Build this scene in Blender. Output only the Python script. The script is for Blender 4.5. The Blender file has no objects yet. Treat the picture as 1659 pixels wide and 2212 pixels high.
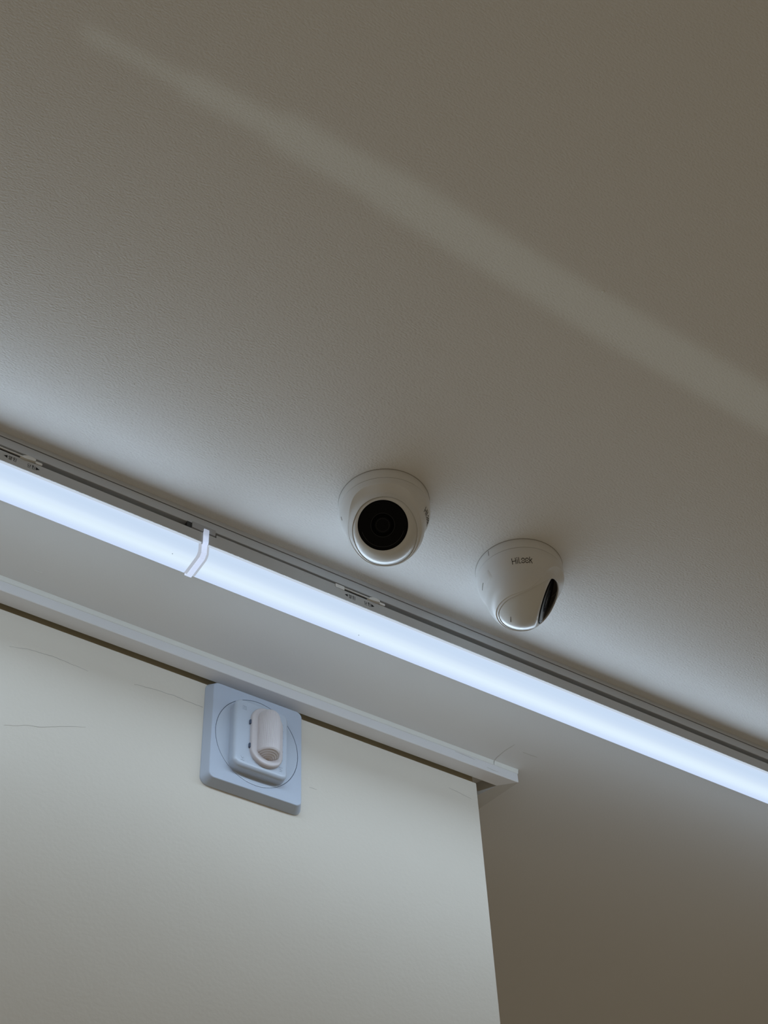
import bpy, bmesh, math, random
from mathutils import Vector, Matrix
C = bpy.context.scene
COL = C.collection
rad = math.radians

# ------------------------------------------------------------------ camera
# world: x along the partition wall, y towards it, z up; lens at 1.5 m, ceiling at 2.6 m
H = 2.6
cd = bpy.data.cameras.new('camera'); cam = bpy.data.objects.new('camera', cd); COL.objects.link(cam)
cd.sensor_fit = 'VERTICAL'; cd.sensor_height = 36.0; cd.lens = 36.0 * 3290.0 / 2212.0
cd.clip_start = 0.01
import numpy as np
def _cam_axes():
    f, cx, cy = 3290.0, 829.5, 1106.0
    X = np.array([8080 - cx, 4277 - cy, f]); X /= np.linalg.norm(X)
    Z = np.array([664 - cx, -1924 - cy, f]); Z -= X * (X @ Z); Z /= np.linalg.norm(Z)
    Y = np.cross(Z, X)
    return np.stack([X, Y, Z])            # rows: world axes in camera space (right, down, forward)
_R = _cam_axes()
M = Matrix.Identity(4)
for i in range(3):
    M[i][0] = _R[i][0]; M[i][1] = -_R[i][1]; M[i][2] = -_R[i][2]
M.translation = Vector((0, 0, 1.5))
cam.matrix_world = M
C.camera = cam

# ------------------------------------------------------------------ light of the room
w = bpy.data.worlds.new('room_light'); C.world = w; w.use_nodes = True
bg = w.node_tree.nodes['Background']
bg.inputs[0].default_value = (0.191, 0.163, 0.122, 1); bg.inputs[1].default_value = 1.0
LAMP_COL = (0.62, 0.79, 0.98)
LAMP_W = 0.28                               # scale of the strip lights' output

def area(name, loc, size, size_y, power, color, direction, spread=180, up='X', parent=None):
    ld = bpy.data.lights.new(name, 'AREA'); ld.shape = 'RECTANGLE'
    ld.size = size; ld.size_y = size_y; ld.energy = power; ld.color = color; ld.spread = rad(spread)
    o = bpy.data.objects.new(name, ld); COL.objects.link(o)
    d = Vector(direction).normalized(); xa = Vector((1, 0, 0)) if up == 'X' else Vector(up)
    z = -d; x = (xa - z * xa.dot(z)).normalized(); y = z.cross(x)
    m = Matrix((x, y, z)).transposed().to_4x4(); m.translation = Vector(loc)
    o.matrix_world = m
    if parent: o.parent = parent
    return o
# added row of unseen focused lamps below makes the faint ceiling band; source unknown
BAND = [(.115, .5290, .5360), (.20, .5230, .5380), (.28, .5130, .5425), (.38, .5100, .5475), (.46, .5140, .5535),
        (.60, .5200, .5600), (.73, .5215, .5650), (.86, .5260, .5670), (1.00, .5300, .5710), (1.30, .5400, .5800)]
for (xa, a0, a1), (xb, b0, b1) in zip(BAND, BAND[1:]):
    wd = (a1 - a0 + b1 - b0) / 2; ln = xb - xa
    area('band_lamp', ((xa + xb) / 2, (a0 + a1 + b0 + b1) / 4, 1.45), ln, wd, 0.125 * ln * wd, (0.85, 1.0, 0.95), (0, 0, 1), 1.2,
         (ln, (b0 + b1 - a0 - a1) / 2, 0))

vs = C.view_settings
C.display_settings.display_device = 'sRGB'
vs.view_transform = 'Standard'; vs.look = 'None'; vs.exposure = 0.0; vs.gamma = 1.0; vs.use_curve_mapping = False

# ------------------------------------------------------------------ materials
def mat(name, color, rough=0.5, spec=0.5, coat=0.0, trans=0.0, bump=None, tint=None, emit=None):
    m = bpy.data.materials.new(name); m.use_nodes = True
    nt = m.node_tree; b = nt.nodes['Principled BSDF']
    b.inputs['Base Color'].default_value = (*color, 1)
    b.inputs['Roughness'].default_value = rough
    b.inputs['Specular IOR Level'].default_value = spec
    b.inputs['Coat Weight'].default_value = coat
    b.inputs['Coat Roughness'].default_value = 0.08
    b.inputs['Transmission Weight'].default_value = trans
    tc = nt.nodes.new('ShaderNodeTexCoord')
    if tint:                                  # slow, faint variation of the paint itself
        n = nt.nodes.new('ShaderNodeTexNoise'); n.inputs['Scale'].default_value = tint[0]; n.inputs['Detail'].default_value = 3
        r = nt.nodes.new('ShaderNodeValToRGB')
        a = tint[1]
        r.color_ramp.elements[0].position = 0.3; r.color_ramp.elements[1].position = 0.7
        r.color_ramp.elements[0].color = (*[c * (1 - a) for c in color], 1)
        r.color_ramp.elements[1].color = (*[min(1, c * (1 + a)) for c in color], 1)
        nt.links.new(tc.outputs['Object'], n.inputs['Vector']); nt.links.new(n.outputs['Fac'], r.inputs['Fac'])
        nt.links.new(r.outputs['Color'], b.inputs['Base Color'])
    if bump:                                  # [(scale xyz, detail, strength, distance)]
        prev = None
        for sc, det, st, dist in bump:
            mp = nt.nodes.new('ShaderNodeMapping'); mp.inputs['Scale'].default_value = sc
            mp.inputs['Rotation'].default_value = (0, 0, rad(32))
            n = nt.nodes.new('ShaderNodeTexNoise'); n.inputs['Scale'].default_value = 1; n.inputs['Detail'].default_value = det
            bn = nt.nodes.new('ShaderNodeBump'); bn.inputs['Strength'].default_value = st; bn.inputs['Distance'].default_value = dist
            nt.links.new(tc.outputs['Object'], mp.inputs['Vector']); nt.links.new(mp.outputs['Vector'], n.inputs['Vector'])
            nt.links.new(n.outputs['Fac'], bn.inputs['Height'])
            if prev: nt.links.new(prev.outputs['Normal'], bn.inputs['Normal'])
            prev = bn
        nt.links.new(prev.outputs['Normal'], b.inputs['Normal'])
    return m

M_CEIL = mat('ceiling_paper', (0.78, 0.77, 0.75), 0.75, 0.25, bump=[((360, 660, 480), 2.0, 0.62, 0.0010)], tint=(1.3, 0.015))
_nt = M_CEIL.node_tree; _b = [n for n in _nt.nodes if n.type == 'BUMP'][0]
_tc = [n for n in _nt.nodes if n.type == 'TEX_COORD'][0]; _sx = _nt.nodes.new('ShaderNodeSeparateXYZ'); _mr = _nt.nodes.new('ShaderNodeMapRange')
_mr.inputs[1].default_value = .945; _mr.inputs[2].default_value = .960; _mr.inputs[3].default_value = .62; _mr.inputs[4].default_value = .10
_nt.links.new(_tc.outputs['Object'], _sx.inputs[0]); _nt.links.new(_sx.outputs['Y'], _mr.inputs[0]); _nt.links.new(_mr.outputs[0], _b.inputs['Strength'])
M_WALL = mat('wall_paint', (0.78, 0.73, 0.64), 0.7, 0.25, bump=[((240, 240, 240), 2.0, 0.16, 0.0010), ((14, 14, 14), 2.0, 0.12, 0.006)], tint=(3.0, 0.02))
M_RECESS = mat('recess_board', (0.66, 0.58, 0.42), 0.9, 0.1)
M_TRIM = mat('trim_gloss_paint', (0.83, 0.825, 0.83), 0.4, 0.4, bump=[((60, 60, 60), 2.0, 0.05, 0.001)])
M_CAULK = mat('caulk', (0.86, 0.86, 0.81), 0.6, 0.3)
M_CRACK = mat('crack_shade', (0.54, 0.51, 0.45), 0.9, 0.0)
M_RIDGE = mat('paint_ridge', (0.80, 0.79, 0.76), 0.7, 0.2)
M_RAIL = mat('rail_grey', (0.60, 0.62, 0.64), 0.4, 0.5)
M_DARK = mat('gap_black', (0.03, 0.03, 0.03), 0.8, 0.1)
M_HOUSE = mat('housing_plastic', (0.53, 0.53, 0.52), 0.42, 0.4, bump=[((3, 500, 500), 2.0, 0.10, 0.0005)])
M_LATCH = mat('latch_white', (0.80, 0.79, 0.76), 0.4, 0.4)
M_PRINT = mat('print_black', (0.02, 0.02, 0.02), 0.7, 0.1)
M_CAMW = mat('camera_white_plastic', (0.70, 0.69, 0.67), 0.33, 0.5)
M_EYE = mat('eyeball_white_gloss', (0.66, 0.65, 0.62), 0.27, 0.5)
M_GLASS = mat('window_black_glass', (0.002, 0.002, 0.002), 0.18, 0.09)
M_GLASS2 = mat('lens_edge', (0.02, 0.02, 0.022), 0.4, 0.2)
M_LENSB = mat('lens_black', (0.002, 0.002, 0.002), 0.6, 0.02)
M_RING = mat('ring_dark_grey', (0.05, 0.05, 0.05), 0.5, 0.2)
M_LOGO = mat('lettering_dark_grey', (0.06, 0.055, 0.05), 0.7, 0.1)
M_SEAM = mat('seam_shade', (0.28, 0.26, 0.23), 0.9, 0.0)
M_CONTACT = mat('gasket_shade', (0.42, 0.40, 0.36), 0.9, 0.0)
M_SIREN = mat('alarm_blue_white_plastic', (0.525, 0.59, 0.70), 0.42, 0.45)
M_COVER = mat('alarm_cover_plastic', (0.54, 0.60, 0.69), 0.3, 0.5)
M_SEAMB = mat('alarm_seam', (0.10, 0.12, 0.17), 0.8, 0.1)
M_LENS = mat('alarm_lens_plastic', (0.77, 0.71, 0.71), 0.32, 0.5, trans=0.2)
M_SPECK = mat('speck', (0.2, 0.22, 0.25), 0.8, 0.0)

def diffuser_material():
    """Milky strip cover, lit from inside: brightest over the row of diodes."""
    m = bpy.data.materials.new('lit_diffuser'); m.use_nodes = True; nt = m.node_tree
    for n in list(nt.nodes): nt.nodes.remove(n)
    out = nt.nodes.new('ShaderNodeOutputMaterial'); em = nt.nodes.new('ShaderNodeEmission')
    tc = nt.nodes.new('ShaderNodeTexCoord'); sp = nt.nodes.new('ShaderNodeSeparateXYZ')
    nt.links.new(tc.outputs['Object'], sp.inputs[0])
    # position round the cover: local y (depth) minus local z (down)
    sub = nt.nodes.new('ShaderNodeMath'); sub.operation = 'SUBTRACT'
    nt.links.new(sp.outputs['Y'], sub.inputs[0]); nt.links.new(sp.outputs['Z'], sub.inputs[1])
    mp = nt.nodes.new('ShaderNodeMapRange'); mp.inputs[1].default_value = 0.0415; mp.inputs[2].default_value = 0.0905
    nt.links.new(sub.outputs[0], mp.inputs[0])
    r = nt.nodes.new('ShaderNodeValToRGB'); cr = r.color_ramp
    stops = [(0.0, (.62, .74, .93)), (.10, (.56, .70, .89)), (.33, (.62, .75, .93)), (.45, (.69, .82, .97)),
             (.57, (.75, .885, .99)), (.68, (.74, .88, 1.0)), (.80, (.64, .77, .98)), (1.0, (.56, .68, .96))]
    cr.elements[0].position, cr.elements[0].color = stops[0][0], (*stops[0][1], 1)
    cr.elements[1].position, cr.elements[1].color = stops[-1][0], (*stops[-1][1], 1)
    for p, c in stops[1:-1]:
        e = cr.elements.new(p); e.color = (*c, 1)
    cr.interpolation = 'B_SPLINE'
    nt.links.new(mp.outputs[0], r.inputs['Fac'])
    mpp = nt.nodes.new('ShaderNodeMapping'); mpp.inputs['Scale'].default_value = (1.5, 160, 160)
    no = nt.nodes.new('ShaderNodeTexNoise'); no.inputs['Scale'].default_value = 1; no.inputs['Detail'].default_value = 2
    nt.links.new(tc.outputs['Object'], mpp.inputs[0]); nt.links.new(mpp.outputs[0], no.inputs['Vector'])
    mr = nt.nodes.new('ShaderNodeMapRange'); mr.inputs[3].default_value = 0.965; mr.inputs[4].default_value = 1.035
    nt.links.new(no.outputs['Fac'], mr.inputs[0])
    nt.links.new(r.outputs['Color'], em.inputs['Color']); nt.links.new(mr.outputs[0], em.inputs['Strength'])
    nt.links.new(em.outputs[0], out.inputs[0])
    return m
M_DIFF = diffuser_material()
def glow(name, col, s):
    m = bpy.data.materials.new(name); m.use_nodes = True; nt = m.node_tree
    b = nt.nodes['Principled BSDF']; b.inputs['Base Color'].default_value = (*[min(1, c) for c in col], 1)
    b.inputs['Emission Color'].default_value = (*col, 1); b.inputs['Emission Strength'].default_value = s
    b.inputs['Base Color'].default_value = (.02, .02, .02, 1); b.inputs['Specular IOR Level'].default_value = 0; b.inputs['Roughness'].default_value = .8
    return m
M_RIM = glow('lit_cover_rim', (.74, .84, .97), 0.70)
M_CAP = glow('lit_end_cap', (.78, .86, 1.0), 0.56)
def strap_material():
    m = bpy.data.materials.new('clear_strap_glow'); m.use_nodes = True; nt = m.node_tree
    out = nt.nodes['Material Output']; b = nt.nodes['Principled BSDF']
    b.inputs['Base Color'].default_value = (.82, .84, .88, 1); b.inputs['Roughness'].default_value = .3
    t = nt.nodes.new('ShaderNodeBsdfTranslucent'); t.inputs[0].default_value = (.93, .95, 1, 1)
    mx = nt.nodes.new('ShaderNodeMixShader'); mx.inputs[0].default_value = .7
    b.inputs['Emission Color'].default_value = (.66, .76, .98, 1); b.inputs['Emission Strength'].default_value = 1.0   # added glow, imitating light piped from the lamp
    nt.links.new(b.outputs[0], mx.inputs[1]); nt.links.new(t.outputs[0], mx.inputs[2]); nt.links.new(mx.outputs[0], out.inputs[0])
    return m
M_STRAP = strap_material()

# ------------------------------------------------------------------ helpers
def link(name, me, m, parent=None, loc=None, smooth=None):
    if m: me.materials.append(m)
    if smooth is not None:
        for p in me.polygons: p.use_smooth = True
        me.set_sharp_from_angle(angle=rad(smooth))
    o = bpy.data.objects.new(name, me); COL.objects.link(o)
    if parent: o.parent = parent
    if loc: o.location = loc
    return o
def obj(name, bm, m, parent=None, loc=None, smooth=None, recalc=True):
    if recalc: bmesh.ops.recalc_face_normals(bm, faces=bm.faces)
    me = bpy.data.meshes.new(name); bm.to_mesh(me); bm.free()
    return link(name, me, m, parent, loc, smooth)
def thing(name, label, cat, loc, group=None):
    o = bpy.data.objects.new(name, None); COL.objects.link(o); o.empty_display_size = .02
    o.location = loc; o['label'] = label; o['category'] = cat
    if group: o['group'] = group
    return o
def struct(o, label):
    o['kind'] = 'structure'; o['label'] = label; o['category'] = label.split()[-1] if False else o.name.split('_')[0]
    return o
def box(bm, x0, x1, y0, y1, z0, z1):
    v = [bm.verts.new((x, y, z)) for x in (x0, x1) for y in (y0, y1) for z in (z0, z1)]
    for f in ((0, 1, 3, 2), (4, 6, 7, 5), (0, 4, 5, 1), (2, 3, 7, 6), (0, 2, 6, 4), (1, 5, 7, 3)):
        bm.faces.new([v[i] for i in f])
def extrude(bm, prof, x0, x1, skew=None):
    """closed (y, t) profile, t measured down from local z = 0, run along x; skew(y) shifts the far end"""
    a = [bm.verts.new((x0, y, -t)) for y, t in prof]
    b = [bm.verts.new((x1 + (skew(y) if skew else 0), y, -t)) for y, t in prof]
    n = len(prof)
    for i in range(n): bm.faces.new((a[i], a[(i + 1) % n], b[(i + 1) % n], b[i]))
    bm.faces.new(a); bm.faces.new(b[::-1])
def prism(bm, pts, z0, z1):
    a = [bm.verts.new((x, y, z0)) for x, y in pts]; b = [bm.verts.new((x, y, z1)) for x, y in pts]
    n = len(pts)
    for i in range(n): bm.faces.new((a[i], a[(i + 1) % n], b[(i + 1) % n], b[i]))
    bm.faces.new(a); bm.faces.new(b[::-1])
def skin_rows(bm, rows, closed=True, cap0=False, cap1=False):
    V = [[bm.verts.new(p) for p in r] for r in rows]
    n = len(V[0])
    for a, b in zip(V, V[1:]):
        for i in range(n if closed else n - 1):
            j = (i + 1) % n
            bm.faces.new((a[i], a[j], b[j], b[i]))
    if cap0: bm.faces.new(V[0])
    if cap1: bm.faces.new(V[-1][::-1])
    return V
def rrect(hw, hh, r, seg=6, cx=0, cz=0):
    pts = []
    for sx, sz, a0 in ((1, 1, 0), (-1, 1, 90), (-1, -1, 180), (1, -1, 270)):
        for k in range(seg + 1):
            a = rad(a0 + 90 * k / seg)
            pts.append((cx + sx * (hw - r) + r * math.cos(a), cz + sz * (hh - r) + r * math.sin(a)))
    return pts
def rstack(bm, loops, seg=6):
    """stack of rounded rectangles in x/z at rising -y: (hw, hh, r, y, cx, cz)"""
    rows = [[(x, l[3], z) for x, z in rrect(l[0], l[1], l[2], seg, l[4], l[5])] for l in loops]
    skin_rows(bm, rows, True, True, True)
def ribbon(bm, pts, width, frame, thick=.0003):
    """polyline in a 2-D chart, turned to 3-D by frame(u, v, lift); a thin raised strip"""
    n = len(pts); L = []; Rr = []
    for i, (u, v) in enumerate(pts):
        a = pts[max(0, i - 1)]; b = pts[min(n - 1, i + 1)]
        dx, dy = b[0] - a[0], b[1] - a[1]; l = math.hypot(dx, dy) or 1
        k = width / 2 if not isinstance(width, (list, tuple)) else width[i] / 2
        nx, ny = -dy / l * k, dx / l * k
        L.append((u + nx, v + ny)); Rr.append((u - nx, v - ny))
    tl = [bm.verts.new(frame(*p, thick)) for p in L]; tr = [bm.verts.new(frame(*p, thick)) for p in Rr]
    bl = [bm.verts.new(frame(*p, 0)) for p in L]; br = [bm.verts.new(frame(*p, 0)) for p in Rr]
    for i in range(n - 1):
        bm.faces.new((tl[i], tr[i], tr[i + 1], tl[i + 1]))
        bm.faces.new((tl[i], tl[i + 1], bl[i + 1], bl[i])); bm.faces.new((tr[i], br[i], br[i + 1], tr[i + 1]))
    bm.faces.new((tl[0], bl[0], br[0], tr[0])); bm.faces.new((tl[-1], tr[-1], br[-1], bl[-1]))
def arc(cx, cy, rx, ry, a0, a1, n=14):
    return [(cx + rx * math.cos(rad(a0 + (a1 - a0) * k / n)), cy + ry * math.sin(rad(a0 + (a1 - a0) * k / n))) for k in range(n + 1)]

# ------------------------------------------------------------------ setting
bm = bmesh.new(); box(bm, -2.6, 3.6, -1.6, 3.6, 0, .06)
ceiling = struct(obj('ceiling', bm, M_CEIL, loc=(0, 0, H)), 'white embossed paper ceiling')
for pts, wd in (([(.8942, 1.1035), (.8935, 1.0984), (.8946, 1.0841), (.898, 1.0686)], [.0005, .0004, .0003, .0002]),
                ([(.9148, 1.0756), (.9292, 1.0753), (.935, 1.0748)], [.0002, .0004, .0002])):
    bm = bmesh.new(); ribbon(bm, pts, wd, lambda u, v, l: (u, v, -.0001 - l * .6)); obj('crack', bm, M_CRACK, ceiling)
bm = bmesh.new(); ribbon(bm, [(.3124, 1.0816), (.317, 1.0815), (.3212, 1.0811)], .0008, lambda u, v, l: (u, v, -l)); obj('ridge', bm, M_RIDGE, ceiling)
for x, y, r in ((.2952, .8175, .0008), (.601, .5191, .0016)):
    bm = bmesh.new(); bmesh.ops.create_icosphere(bm, subdivisions=2, radius=r); bmesh.ops.scale(bm, vec=(1, 1, .5), verts=bm.verts)
    bmesh.ops.translate(bm, vec=(x, y, 0), verts=bm.verts); obj('blemish', bm, M_RIDGE, ceiling, smooth=60)

YW, XE = 1.1265, .8823                         # face and free end of the partition
bm = bmesh.new(); box(bm, -2.0, XE, YW, 1.24, 0, H - .0232)
bmesh.ops.bevel(bm, geom=[e for e in bm.edges if abs(e.verts[0].co.x - XE) < 1e-6 and abs(e.verts[1].co.x - XE) < 1e-6 and abs(e.verts[0].co.y - e.verts[1].co.y) < 1e-6],
                offset=.0012, segments=2, affect='EDGES')
wall = struct(obj('wall_back', bm, M_WALL), 'cream painted partition wall ending in a free edge')
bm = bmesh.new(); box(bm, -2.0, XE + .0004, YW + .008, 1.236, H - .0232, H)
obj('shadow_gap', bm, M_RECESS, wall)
WC = [[(.3147, 1.0329), (.3335, 1.0384), (.3631, 1.0404), (.3989, 1.0375)],
      [(.4502, 1.0422), (.471, 1.0449), (.4949, 1.0462), (.5085, 1.045), (.5292, 1.0442)],
      [(.3238, .9366), (.3468, .946), (.3606, .9493), (.3788, .9578), (.4045, .967)],
      [(.6585, .9889), (.6675, .9886)], [(.842, 1.056), (.857, 1.0542), (.8723, 1.0515)]]
for k, l in enumerate(WC):
    rng = random.Random(k); fine = []
    for a, b in zip(l, l[1:]):
        m_ = max(2, int(abs(b[0] - a[0]) / .004))
        fine += [(a[0] + (b[0] - a[0]) * i / m_, a[1] + (b[1] - a[1]) * i / m_ + rng.uniform(-.0004, .0004)) for i in range(m_)]
    l = fine + [l[-1]]
    n = len(l); wd = [.0001 + (.00055 if k == 1 else .00034) * (.4 + .6 * i / n if k == 1 else math.sin(math.pi * (i + .35) / (n - .3))) * rng.uniform(.6, 1.2) for i in range(n)]
    bm = bmesh.new(); ribbon(bm, l, wd, lambda u, v, l_: (u, YW - l_ * .4 - .00005, 1.5 + v)); obj('crack', bm, M_CRACK, wall)
bm = bmesh.new(); box(bm, -2.6, 3.6, 2.05, 2.15, 0, H); struct(obj('wall_far', bm, M_WALL), 'cream wall far behind the partition')
bm = bmesh.new(); box(bm, 2.5, 2.6, -1.6, 2.05, 0, H); struct(obj('wall_right', bm, M_WALL), 'cream wall to the right of the ceiling')

YC, TC, YCB = 1.1065, .0175, 1.1243            # crown board: front, depth, back
XM = .9282
bm = bmesh.new()
extrude(bm, [(YC, 0), (YC, TC - .0006), (YC + .0006, TC), (YCB, TC), (YCB, 0)], -2.0, XM, lambda y: -(y - YC) * 1.05)
trim1 = struct(obj('trim_1', bm, M_TRIM, loc=(0, 0, H)), 'white board trim along the top of the wall')
for x0, x1 in ((-2.0, .8938), (.8949, XM + .0006)):
    bm = bmesh.new(); extrude(bm, [(YC + .001, 0), (YC - .0019, 0), (YC - .0011, .0022), (YC - .0006, .0052), (YC + .001, .0056)], x0, x1)
    obj('caulk_bead', bm, M_CAULK, trim1)
for l in ([(.840, .0066), (.850, .0067), (.858, .0071), (.868, .0078)], [(.884, .0125), (.893, .0136), (.900, .0135)]):
    bm = bmesh.new(); ribbon(bm, l, [.00012] + [.0004] * (len(l) - 2) + [.00012], lambda u, v, l_: (u, YC - l_ * .5, -v)); obj('crack', bm, M_CRACK, trim1)
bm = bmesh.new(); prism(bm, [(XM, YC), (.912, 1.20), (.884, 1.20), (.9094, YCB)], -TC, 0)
trim2 = struct(obj('trim_2', bm, mat('return_shaded_white', (.62, .60, .56), .6, .2), loc=(0, 0, H)), 'short return of the trim behind the wall end')  # shade put into the colour: same trim white, darkened to blend with the ceiling

# ------------------------------------------------------------------ strip lights
YR = .929
rail = thing('mounting_rail', 'grey slotted rail fixed along the ceiling above both strip lights', 'rail', (0, YR, H))
bm = bmesh.new(); extrude(bm, [(0, 0), (0, .0050), (.0004, .0054), (.026, .0054), (.026, 0)], -.80, 1.75); obj('flange', bm, M_RAIL, rail)
bm = bmesh.new(); extrude(bm, [(.0006, .0065), (.0003, .0068), (.0002, .0172), (.0006, .0175), (.026, .0175), (.026, .0063)], -.80, 1.75); obj('channel', bm, M_RAIL, rail)
bm = bmesh.new(); extrude(bm, [(.0010, .0053), (.0010, .0066), (.025, .0066), (.025, .0053)], -.80, 1.75); obj('groove', bm, M_DARK, rail)

PX = -.0025                                    # housing side, relative to the rail face
T0, T1, T1F = .0271, .0410, .0480                          # housing side top and bottom (depth below ceiling)
DY0, DT1, DY1 = -.0002, .0562, .0325            # diffuser side, bottom, far side
DFAR = DY1 + .0037
HANGUL = {
 'yeol': [arc(.26, .78, .17, .16, 90, 450), [(.92, 1), (.92, .52)], [(.55, .88), (.92, .88)], [(.55, .70), (.92, .70)],
          [(.2, .44), (.92, .44), (.92, .24), (.2, .24), (.2, .02), (.95, .02)]],
 'rim': [[(.08, .98), (.58, .98), (.58, .78), (.08, .78), (.08, .56), (.62, .56)], [(.9, 1), (.9, .48)],
         [(.22, .38), (.92, .38), (.92, .02), (.22, .02), (.22, .38)]],
 'dat': [[(.56, .96), (.1, .96), (.1, .56), (.6, .56)], [(.82, 1), (.82, .48)], [(.82, .74), (1, .74)],
         [(.9, .38), (.2, .38), (.2, .03), (.94, .03)]],
 'him': [[(.2, 1), (.48, 1)], [(.06, .88), (.62, .88)], arc(.34, .66, .18, .13, 90, 450), [(.9, 1), (.9, .48)],
         [(.22, .38), (.92, .38), (.92, .02), (.22, .02), (.22, .38)]]}
def letters(parent, x0, marks):
    """marks: open / close arrows and words printed on the housing side"""
    bm = bmesh.new()
    fr = lambda u, v, l: (u, PX - .00002 - l * .3, -v)
    for kind, a, b, tc_, ht in marks:
        t = tc_ + ht / 2
        if kind in ('<', '>'):
            p = [(b, tc_ - ht / 2), (b, tc_ + ht / 2), (a, tc_)] if kind == '<' else [(a, tc_ - ht / 2), (a, tc_ + ht / 2), (b, tc_)]
            top = [bm.verts.new(fr(*q, .0003)) for q in p]; bot = [bm.verts.new(fr(*q, 0)) for q in p]
            bm.faces.new(top)
            for i in range(3): bm.faces.new((top[i], top[(i + 1) % 3], bot[(i + 1) % 3], bot[i]))
        else:
            for s in HANGUL[kind]:
                ribbon(bm, [(a + (b - a) * u, t - ht * v) for u, v in s], .00042, fr)
    return obj('lettering', bm, M_PRINT, parent)

def strip_light(x0, x1, label, latch_x, lip, lights, text_off=0):
    f = thing('strip_light', label, 'light', (0, YR, H), 'strip lights in line under the rail')
    # housing: two sloped sides and a deck
    bm = bmesh.new()
    extrude(bm, [(PX + .0006, T0), (PX, T0 + .0006), (PX, T1 - .0004), (PX + .0008, T1), (DY1 - .001, T1), (DY1 + .0002, T1F), (DFAR - .0006, T1F), (DFAR, T1F - .0006), (DFAR, T0 + .0006), (DFAR - .0006, T0)], x0, x1)
    obj('housing', bm, M_HOUSE, f)
    bm = bmesh.new(); extrude(bm, [(.0085, .0174), (.0085, T0 + .0004), (.0185, T0 + .0004), (.0185, .0174)], x0, x1); obj('mounting_spine', bm, M_DARK, f)
    # rim and milky cover
    bm = bmesh.new(); extrude(bm, [(PX + .0003, T1 - .0002), (PX + .0004, T1 + .0003), (PX + .0014, T1 + .0005), (DY0 + .002, T1 + .0005), (DY0 + .002, T1 - .0002)], x0 + .0035, x1 - .0035)
    obj('cover_rim', bm, M_RIM, f)
    prof = [(DY0, T1)]
    r = .006
    for k in range(9):
        a = rad(180 + 90 * k / 8); prof.append((DY0 + r + r * math.cos(a) * 1.0, DT1 - r - r * math.sin(a)))
    for k in range(9):
        a = rad(270 + 90 * k / 8); prof.append((DY1 - r + r * math.cos(a), DT1 - r - r * math.sin(a)))
    prof.append((DY1, T1))
    bm = bmesh.new(); extrude(bm, prof, x0 + .0052, x1 - .0052); obj('diffuser', bm, M_DIFF, f, smooth=50)
    for xa, xb in ((x0, x0 + .0052), (x1 - .0052, x1)):
        bm = bmesh.new(); extrude(bm, [(y, t + .0 if i in (0, len(prof) - 1) else t) for i, (y, t) in enumerate(prof)], xa, xb); obj('end_cap', bm, M_CAP, f, smooth=50)
    # narrow lip of the cover closing the gap up to the latch, and the sliding latch
    if lip:
        bm = bmesh.new(); extrude(bm, [(PX + .0022, .0218), (PX + .0014, .0222), (PX + .0010, T0 + .0004), (PX + .006, T0 + .0004), (PX + .006, .0218)], lip[0], lip[1]); obj('cover_lip', bm, M_HOUSE, f)
    la = latch_x
    bm = bmesh.new()
    if lip: box(bm, la, la + .0103, PX - .0002, PX + .006, -(T0 + .0001), -.0226)
    box(bm, la - (.0 if lip else .02), la + .041, PX + .001, PX + .006, -.0236, -.0222)
    lt = obj('latch', bm, M_LATCH, f)
    bm = bmesh.new(); box(bm, la + (.0104 if lip else -.02), la + .0385, PX + .0022, PX + .006, -(T0 + .0004), -.0235); obj('slot', bm, M_DARK, lt)
    hump = [(.0365, .0275), (.0395, .0247), (.0425, .0231), (.0460, .0226), (.0500, .0233), (.0512, .0238), (.0512, .0262), (.047, .0268), (.042, .0276)]
    bm = bmesh.new(); n = len(hump)
    a = [bm.verts.new((la + u, PX - .0022, -v)) for u, v in hump]; b = [bm.verts.new((la + u, PX + .006, -v)) for u, v in hump]
    for i in range(n): bm.faces.new((a[i], a[(i + 1) % n], b[(i + 1) % n], b[i]))
    bm.faces.new(a); bm.faces.new(b[::-1]); obj('thumb_tab', bm, M_LATCH, lt)
    bm = bmesh.new(); rstack(bm, [(.0034, .0015, .0012, PX + .006, la + .0550, -.0254), (.0034, .0015, .0012, PX - .0004, la + .0550, -.0254)], 4); obj('latch_tail', bm, M_LATCH, lt)
    d0 = la + .0118 + text_off
    letters(f, 0, [('<', d0 - .0012, d0 + .0022, .0328, .0036), ('yeol', d0 + .0032, d0 + .0068, .0329, .0047), ('rim', d0 + .0075, d0 + .0112, .0329, .0047),
                   ('dat', d0 + .0216, d0 + .0252, .0333, .0047), ('him', d0 + .0258, d0 + .0294, .0333, .0047), ('>', d0 + .0300, d0 + .0338, .0333, .0040)])
    # its own light: both sides and the underside of the cover
    xa, xb = lights; cx, L = (xa + xb) / 2, xb - xa
    P = LAMP_W * L
    tm, th = (.0425 + .0552) / 2, .0552 - .0425     # clear of the rim
    area('strip_side_light', (cx, YR + DY0 - .0006, H - tm), L, th, P * 1.32, LAMP_COL, (0, -1, 0))
    area('strip_side_light', (cx, YR + DY1 + .0006, H - .0517), L, .0070, P * 1.02, LAMP_COL, (0, 1, 0))
    area('strip_down_light', (cx, YR + (DY0 + DY1) / 2, H - DT1 - .0006), L, DY1 - DY0 - .006, P * 3.9, LAMP_COL, (0, 0, -1))
    return f
XJ = .4266
f1 = strip_light(-.745, XJ - .0004, 'lit white strip light at the left, left of the clear joint strap', .1985, (-.70, .2000), (-.742, XJ - .012), .0113)
f2 = strip_light(XJ + .0004, 1.60, 'lit white strip light at the right, running from the joint strap past the cameras', .5725, (XJ + .012, .5726), (XJ + .012, 1.595))
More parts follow.
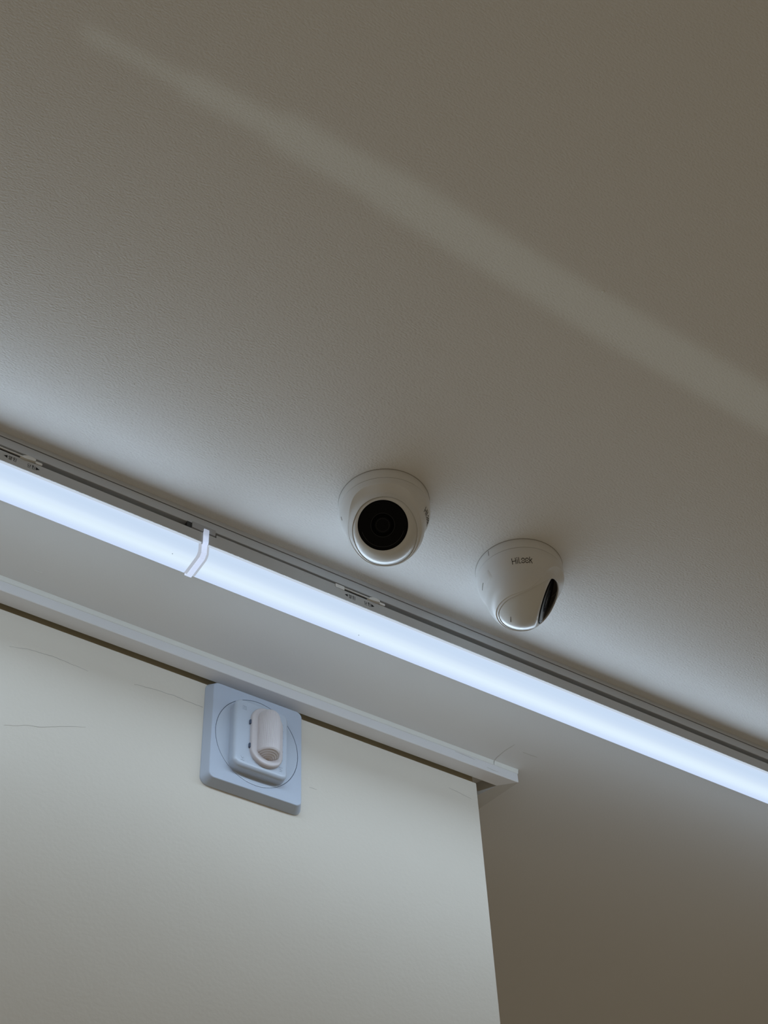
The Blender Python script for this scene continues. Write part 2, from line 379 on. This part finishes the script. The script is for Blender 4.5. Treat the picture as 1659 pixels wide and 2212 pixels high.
# specks of dirt on the lit cover (points on its underside / side)
for par, x, y, t in ((f1, .400, .0118, DT1), (f2, .578, .0028, DT1 - .0022), (f2, .613, .0205, DT1)):
    bm = bmesh.new(); bmesh.ops.create_icosphere(bm, subdivisions=2, radius=.00042); bmesh.ops.scale(bm, vec=(1.2, 1, .4), verts=bm.verts)
    bmesh.ops.translate(bm, vec=(x, y, -t), verts=bm.verts); obj('dirt_speck', bm, M_SPECK, par)
clip = thing('joint_clip', 'clear plastic strap clip wrapped round the joint of the two strip lights', 'clip', (XJ, YR, H))
def strap(bm, off, hw, wpr):
    path = [(PX - off, T0 - .004), (PX - off, T1 + .0012), (DY0 - off, T1 + .0022), (DY0 - off, DT1 - .0025), (DY0 + .0022, DT1 + off), (DY1 - .0022, DT1 + off), (DY1 + off, DT1 - .0025), (DY1 + off, T1 + .0022)]
    inn = [(PX + .0006, T0 - .004), (PX - off + wpr, T1 + .0012), (DY0 - off + wpr, T1 + .0022), (DY0 - off + wpr, DT1 - .0025), (DY0 + .0022, DT1 + off - wpr), (DY1 - .0022, DT1 + off - wpr), (DY1 + off - wpr, DT1 - .0025), (DY1 + off - wpr, T1 + .0022)]
    rows = [[(-hw, a[0], -a[1]), (hw, a[0], -a[1]), (hw, b[0], -b[1]), (-hw, b[0], -b[1])] for a, b in zip(path, inn)]
    skin_rows(bm, rows, True, True, True)
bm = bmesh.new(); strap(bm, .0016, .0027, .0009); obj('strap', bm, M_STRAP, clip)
bm = bmesh.new(); box(bm, -.0150, .0100, PX - .0006, PX + .007, -(T0 - .0008), -.0185); obj('clip_base', bm, mat('clip_grey_plastic', (.42, .42, .43), .4, .4), clip)
bm = bmesh.new(); box(bm, -.0200, -.0152, PX + .0010, PX + .007, -(T0 - .0012), -.0190); obj('clip_tooth', bm, M_RING, clip)

# ------------------------------------------------------------------ ceiling cameras
TCN, RS, RBALL = .034, .038, .0365             # eyeball centre below ceiling, bowl radius, eyeball radius
_pts = [(.0126, .0444), (.018, .0443), (.023, .0433), (.028, .0412), (.033, .0392), (.0365, .0382)]
_pts += [(TCN + RS * math.sin(.1 + k * (math.pi / 2 - .1) / 40), RS * math.cos(.1 + k * (math.pi / 2 - .1) / 40)) for k in range(41)]
_es = np.array([math.atan2(TCN - t, r) for t, r in _pts])[::-1]
_rr = np.array([p[1] for p in _pts])[::-1]; _tt = np.array([p[0] for p in _pts])[::-1]
def shell_rt(e): return float(np.interp(e, _es, _rr)), float(np.interp(e, _es, _tt))
def table(tab):
    xs = np.radians([a for a, b in tab]); ys = np.radians([b for a, b in tab])
    # smooth by resampling
    g = np.linspace(0, math.pi, 361); v = np.interp(g, xs, ys)
    k = np.hanning(37); k /= k.sum(); vp = np.concatenate([v[36:0:-1], v, v[-2:-38:-1]]); s = np.convolve(vp, k, 'same')[36:-36]
    return lambda d: float(np.interp(abs((d + math.pi) % (2 * math.pi) - math.pi), g, s))
E_IN = table([(0, 5), (15, 4), (33, -2), (51, -14.5), (65, -24), (84, -36), (100, -42), (126, -46), (150, -45), (180, -44)])
E_OUT = table([(0, 17), (22, 17.8), (38, 13.5), (50, 6.4), (65, -7), (82, -23), (100, -35), (122, -41.5), (150, -42), (180, -41)])
E_OUT2 = table([(0, 17), (22, 17.8), (39, 12.5), (50, 1.5), (57, -12), (66, -25), (76, -34), (88, -39), (106, -41), (140, -41), (180, -40)])
E_IN2 = table([(0, 5), (15, 4), (33, -3), (51, -17), (60, -26), (68, -31), (78, -37.5), (90, -41.5), (108, -44.5), (150, -45), (180, -44)])
def shell_frame(az0, lift0=0.0):
    """chart on the bowl: u metres along azimuth from az0, v metres up from e = 8.5 degrees"""
    def fr(u, v, l):
        az = az0 + u / .041; e = rad(8.5) + v / .0425
        r, t = shell_rt(e); k = 1 + (l + lift0) / math.hypot(r, TCN - t)
        rr, tt = r * k, TCN - (TCN - t) * k
        return (rr * math.cos(az), rr * math.sin(az), -tt)
    return fr
LOOK = [[(0, 0), (0, 5.6)], [(3.6, 0), (3.6, 5.6)], [(0, 2.9), (3.6, 2.9)], [(5.2, 0), (5.2, 4.1)], [(5.2, 4.9), (5.2, 5.7)],
        [(6.9, 5.6), (6.9, .3), (9.0, .3)], arc(11.2, 2.4, 1.75, 2.2, 18, 162), arc(11.2, 2.4, 1.75, 2.2, 198, 342),
        arc(15.3, 2.4, 1.75, 2.2, 18, 162), arc(15.3, 2.4, 1.75, 2.2, 198, 342),
        [(13.0, 2.9), (13.5, 1.9)], [(18.0, 0), (18.0, 5.8)], [(20.6, 4.5), (18.1, 2.2)], [(19.0, 2.9), (20.9, 0)]]
def ceiling_camera(label, x, y, facing, eye_az, eye_el, logo_az, slot, slits, notch, E_OUT=E_OUT, E_IN=E_IN):
    """white turret camera: base ring, scooped bowl, turning eyeball behind a black window"""
    c = thing('ceiling_camera', label, 'camera', (x, y, H), 'turret cameras on the ceiling')
    N = 96
    ring = lambda r, t: [(r * math.cos(2 * math.pi * k / N), r * math.sin(2 * math.pi * k / N), -t) for k in range(N)]
    bm = bmesh.new()
    skin_rows(bm, [ring(.0438, 0), ring(.0443, .0004), ring(.0446, .0012), ring(.0446, .0112), ring(.0442, .0119), ring(.0425, .0119)], True, True, True)
    obj('base_ring', bm, M_CAMW, c, smooth=40)
    bm = bmesh.new(); skin_rows(bm, [ring(.0448, 0), ring(.0448, .00025), ring(.043, .0003)], True, True, True); obj('gasket', bm, M_CONTACT, c)  # added disc coloured as the thin shadow where base meets ceiling
    bm = bmesh.new(); skin_rows(bm, [ring(.0434, .0116), ring(.0434, .0130)], True, True, True); obj('seam', bm, M_SEAM, c)
    bm = bmesh.new(); rows = []
    NE = 34
    e0 = math.atan2(TCN - .0126, .0444)
    azs = [2 * math.pi * k / N for k in range(N)]
    r1 = [(.0425 * math.cos(a), .0425 * math.sin(a), -.0124) for a in azs]
    rows.append(r1)
    for j in range(NE + 1):
        row = []
        for a in azs:
            eo = E_OUT(a - facing); e = e0 + (eo - e0) * j / NE
            r, t = shell_rt(e); row.append((r * math.cos(a), r * math.sin(a), -t))
        rows.append(row)
    for s in (.02, .06, .12, .2, .32, .48, .65, .82, 1.0):   # scooped surface from the outer lip to the eyeball opening
        row = []
        for a in azs:
            eo, ei = E_OUT(a - facing), E_IN(a - facing)
            r, t = shell_rt(eo); ro = math.hypot(r, TCN - t); e = eo + (ei - eo) * s
            q = ro + (.0371 - ro) * (1 - (1 - s) ** 6)
            row.append((q * math.cos(e) * math.cos(a), q * math.cos(e) * math.sin(a), -(TCN - q * math.sin(e))))
        rows.append(row)
    for q, de in ((.0367, .2), (.0360, 2.0)):
        rows.append([(q * math.cos(E_IN(a - facing) + rad(de)) * math.cos(a), q * math.cos(E_IN(a - facing) + rad(de)) * math.sin(a), -(TCN - q * math.sin(E_IN(a - facing) + rad(de)))) for a in azs])
    skin_rows(bm, rows, True, False, False)
    obj('bowl', bm, M_CAMW, c, smooth=24)
    # eyeball
    n = Vector((math.cos(eye_az) * math.cos(eye_el), math.sin(eye_az) * math.cos(eye_el), math.sin(eye_el)))
    u = n.cross(Vector((0, 0, 1))).normalized(); v = u.cross(n)
    cen = Vector((0, 0, -TCN))
    def lathe(prof, seg=64, c0=False, c1=False):
        b = bmesh.new()
        skin_rows(b, [[tuple(cen + n * a + (u * math.cos(2 * math.pi * k / seg) + v * math.sin(2 * math.pi * k / seg)) * r) for k in range(seg)] for a, r in prof], True, c0, c1)
        return b
    af, a1 = .0248, rad(54)
    prof = [(RBALL * math.cos(t), RBALL * math.sin(t)) for t in [math.pi - .05 - (math.pi - .05 - a1) * k / 40 for k in range(41)]]
    p0, p2 = prof[-1], (af, .0240); p1 = (af - .0002, .0272)
    for k in range(1, 9):
        t = k / 8; prof.append(tuple((1 - t) ** 2 * p0[i] + 2 * t * (1 - t) * p1[i] + t * t * p2[i] for i in (0, 1)))
    prof += [(af - .0008, .0238), (af - .0012, .0225)]
    eye = obj('eyeball', lathe(prof, 72, True, True), M_EYE, c, smooth=30)
    obj('window_bezel', lathe([(af - .0011, .0239), (af + .0002, .0239), (af + .0008, .0233), (af + .0008, .0226)], 72, True, True), M_LENSB, eye, smooth=30)
    obj('window', lathe([(af + .0005, .0230), (af + .0010, .0229)], 72, True, True), M_GLASS, eye, smooth=15)
    obj('lens_ring', lathe([(af + .0009, .0112), (af + .0013, .0110), (af + .0013, .0078), (af + .0009, .0076)], 48, True, True), M_LENSB, eye, smooth=40)
    obj('lens', lathe([(af + .0009, .0072), (af + .0011, .0066), (af + .0014, .0035), (af + .00145, .0012)], 40, True, True), M_GLASS, eye, smooth=40)
    fr = lambda p, q, l: tuple(cen + n * (af + .0009 + l) + u * p + v * q)
    bm = bmesh.new(); ribbon(bm, arc(0, 0, .0206, .0206, 203, 350, 40), .00022, fr, .0002); obj('window_seal', bm, M_RING, eye)  # drawn arc stands in for a reflection on the glass edge
    bm = bmesh.new(); ribbon(bm, arc(0, 0, .0062, .0062, 0, 360, 40), .0003, fr, .0006); obj('window_seal', bm, M_GLASS2, eye)
    bm = bmesh.new(); ribbon(bm, arc(0, 0, .0113, .0113, 0, 360, 48), .0002, fr, .0004); obj('window_seal', bm, M_RING, eye)
    # moulding line and small slot on the flank of the eyeball
    def on_ball(u_, v_, l):                    # chart: azimuth, elevation in degrees
        a, e = rad(u_), rad(v_); q = RBALL + l
        return (q * math.cos(e) * math.cos(a), q * math.cos(e) * math.sin(a), -TCN + q * math.sin(e))
    if slot:
        bm = bmesh.new(); p, q = slot
        ds = [(Vector(on_ball(*p, 0)) - cen) * (1 - t) + (Vector(on_ball(*q, 0)) - cen) * t for t in (0, .5, 1)]
        tg = (ds[-1] - ds[0]).normalized(); rows = []
        for d, wd in zip(ds, (.00035, .0005, .00055)):
            d = d.normalized(); sd = d.cross(tg).normalized()
            rows.append([tuple(cen + d * (RBALL + h) + sd * k) for h, k in ((.00015, -wd), (.00015, wd), (-.0004, wd), (-.0004, -wd))])
        skin_rows(bm, rows, True, True, True); obj('slot', bm, M_SEAM, eye)
    # print and hatch on the bowl
    bm = bmesh.new(); fr = shell_frame(logo_az, .00005)
    for s in LOOK: ribbon(bm, [((p - 10.4) * .00096, (q - 2.8) * .00102) for p, q in s], .0006, fr, .00012)
    for cx in (11.2, 15.3):
        ribbon(bm, [((cx - 10.9) * .00096, (-.4) * .00102), ((cx - 9.9) * .00096, -.4 * .00102)], .0009, fr, .00012)
    obj('lettering', bm, M_LOGO, c)
    fr = shell_frame(facing + rad(212.5), .0)
    bm = bmesh.new(); P = [(.0061, .0039), (.0072, -.0050), (-.0092, -.0064), (-.0064, .0027)]
    g = 8; V = []
    for i in range(g + 1):
        row = []
        for j in range(g + 1):
            s, t = i / g, j / g
            q = [(1 - s) * (1 - t) * P[0][k] + s * (1 - t) * P[1][k] + s * t * P[2][k] + (1 - s) * t * P[3][k] for k in (0, 1)]
            row.append(fr(*q, .0006 if 0 < i < g and 0 < j < g else .00005))
        V.append(row)
    skin_rows(bm, V, False); obj('hatch', bm, M_CAMW, c, smooth=25)
    for pts in slits:
        fr = shell_frame(rad(pts[0][0]), .0)
        bm = bmesh.new(); ribbon(bm, [(rad(a - pts[0][0]) * .041, rad(e - 8.5) * .0425) for a, e in pts], .0006, fr, .0003); obj('slit', bm, M_SEAM, c)
    if notch is not None:
        bm = bmesh.new(); a = rad(notch); p, q = (math.cos(a), math.sin(a)), (-math.sin(a) * .0003, math.cos(a) * .0003)
        rows = [[(p[0] * r_ + sg * q[0], p[1] * r_ + sg * q[1], -t) for r_, sg in ((.0440, -1), (.0448, -1), (.0448, 1), (.0440, 1))] for t in (.002, .0085)]
        skin_rows(bm, rows, True, True, True); obj('notch', bm, M_SEAM, c)
    return c
ceiling_camera('white dome camera beside the strip light whose black round window faces the viewer', .5683, .8268,
               rad(-128), rad(-131.5), rad(-42.3), rad(-40.5), None, [[(156.3, 12.2), (153.3, 8.8)]], None)
ceiling_camera('white dome camera turned sideways with dark lettering across its bowl', .7370, .8356,
               rad(-37), rad(-30), rad(-24), rad(-124.9), ((155.5, -65.3), (127.3, -64.6)), [[(163.8, 7.6), (158, 6.3), (152, 4.9)]], -170, E_OUT2, E_IN2)

# ------------------------------------------------------------------ visual alarm on the wall
X0, Z0 = .589, H - .0875
al = thing('alarm_strobe', 'pale blue square strobe alarm with a ribbed lens on the cream wall', 'alarm', (X0, YW, Z0))
mm = .001
def L(hw, hh, r, y, cx=0, ct=0): return (hw * mm, hh * mm, r * mm, -y * mm, cx * mm, -ct * mm)
bm = bmesh.new()
loops = [L(58.4, 66.5, 9, 0), L(58.4, 66.5, 9, 1.0), L(58.0, 66.1, 8.8, 1.8), L(53.6, 62.3, 6.5, 10.6), L(52.9, 61.7, 6, 11.0)]
def dense(pts, n=10):
    o = []
    for i, a in enumerate(pts):
        b = pts[(i + 1) % len(pts)]; m_ = n if math.hypot(b[0] - a[0], b[1] - a[1]) > .02 else 1
        o += [(a[0] + (b[0] - a[0]) * k / m_, a[1] + (b[1] - a[1]) * k / m_) for k in range(m_)]
    return o
rows = [[(x, l[3], z) for x, z in dense(rrect(l[0], l[1], l[2], 8, l[4], l[5]), 18)] for l in loops]
def oval(rx, rz, y, seg=72): return [(rx * math.cos(2 * math.pi * k / seg) * mm, -y * mm, rz * math.sin(2 * math.pi * k / seg) * mm) for k in range(seg)]
last = rows[-1]
def polar(rx, rz, y):
    o = []
    for x, _, z in last:
        a = math.atan2(z / 61.7, x / 52.9); o.append((rx * math.cos(a) * mm, -y * mm, rz * math.sin(a) * mm))
    return o
rows += [polar(49.2, 55.4, 11.0), polar(49.2, 55.4, 8.0)]
skin_rows(bm, rows, True, True, True)
obj('back_plate', bm, M_SIREN, al, smooth=28)
bm = bmesh.new(); skin_rows(bm, [oval(49.15, 55.35, 8.05), oval(49.15, 55.35, 10.5)], True, True, True); obj('cover_seam', bm, M_SEAMB, al)
bm = bmesh.new()
skin_rows(bm, [oval(48.55, 54.75, 8.1), oval(48.55, 54.75, 10.9), oval(48.1, 54.3, 11.0), oval(46.5, 52.6, 10.9), oval(43.5, 49.6, 10.55), oval(42.5, 48.6, 10.52)], True, True, True)
obj('round_cover', bm, M_COVER, al, smooth=30)
bm = bmesh.new()
loops = [L(32.6, 44.6, 9.5, 10.5, -.4, 1.4), L(32.2, 44.2, 9.3, 10.9, -.4, 1.4), L(31.9, 43.9, 9.2, 17.6, -.5, 1.4)]
for k in range(1, 8):
    a = rad(90 * k / 7); loops.append(L(31.9 - 4.0 * (1 - math.cos(a)), 43.9 - 4.4 * (1 - math.cos(a)), 9.2 - 3 * k / 7, 17.8 + 4.4 * math.sin(a), -.6, 1.3))
loops.append(L(26.5, 38.0, 5, 22.3, -.6, 1.2))
rstack(bm, loops, 8); blk = obj('lamp_block', bm, M_COVER, al, smooth=30)
# embossed marks on the block, same plastic
fe = lambda p, q, l: (p * mm, -.02225 - l, -q * mm)
bm = bmesh.new()
for s in ([(-24, -33), (-19.5, -33), (-19.5, -28.5), (-24, -28.5), (-24, -33)], [(-21.8, -33), (-21.8, -28.5)], [(-24, -30.8), (-19.5, -30.8)],
          [(-24.5, 33), (-22, 36.5), (-20.3, 33)], [(-24.3, 38), (-20.3, 38)], [(-23, 34.8), (-21, 34.8)],
          *[[(23.2, t), (25.2, t + 1.2), (23.4, t + 2.6)] for t in (-27, -18, -9, 0, 9)],
          [(22.2, 20), (24.6, 21.5), (22.4, 24)], [(20.8, 31), (24.4, 31)], [(20.8, 33.5), (24.4, 34.5)], [(22.4, 31), (22.4, 36)], [(20.8, 36), (24, 36)]):
    ribbon(bm, s, .6, fe, .0003)
obj('embossing', bm, M_COVER, blk)['kind'] = 'stuff'
# lens: stadium flange with two small clips, ribbed half barrel ending in a ringed nose
bm = bmesh.new()
rstack(bm, [L(18.9, 37.8, 18.0, 22.2, 4.2, .8), L(18.7, 37.6, 17.9, 24.6, 4.2, .8), L(18.4, 37.3, 17.6, 25.4, 4.2, .8), L(17.7, 36.6, 16.9, 26.1, 4.2, .8), L(16.6, 35.5, 15.8, 26.5, 4.2, .8), L(14, 33, 13.2, 26.7, 4.2, .8)], 12)
fl = obj('lens_flange', bm, M_LENS, al, smooth=30)
for t in (-13.5, 17.5):
    bm = bmesh.new(); box(bm, -.0160, -.0142, -.0246, -.0224, -(t + 2.6) * mm, -(t - 2.6) * mm); obj('lens_clip', bm, M_SEAMB, fl)
bm = bmesh.new(); rows = []
NR = 192
def barrel(sc, t, ribbed=True, dep=1.0):
    row = []
    for k in range(NR + 1):
        a = math.pi * k / NR
        rb = 1 + (.012 * math.cos(k / NR * 32 * 2 * math.pi) if ribbed else 0)
        row.append(((4.8 + 12.6 * sc * rb * math.cos(a)) * mm, -(25.6 + 14.2 * sc * rb * dep * math.sin(a)) * mm, -t * mm))
    return row
for k in range(9):
    a = rad(10 * k + 8); rows.append(barrel(math.sin(a) ** .9, -19 - 13.5 * math.cos(a)))
rows.append(barrel(1, -14)); rows.append(barrel(1, 14)); rows.append(barrel(1, 22.5)); rows.append(barrel(1.01, 23.2, False)); rows.append(barrel(1.0, 23.9, False))
for k in range(1, 13):                          # stepped rings of the nose
    s = 1 - k / 13.0
    rows.append(barrel(max(s, .05), 24.2 + 7.0 * (1 - s ** 1.6) + (.5 if k % 2 else 0), False))
skin_rows(bm, rows, False); obj('lens_barrel', bm, M_LENS, fl, smooth=35)
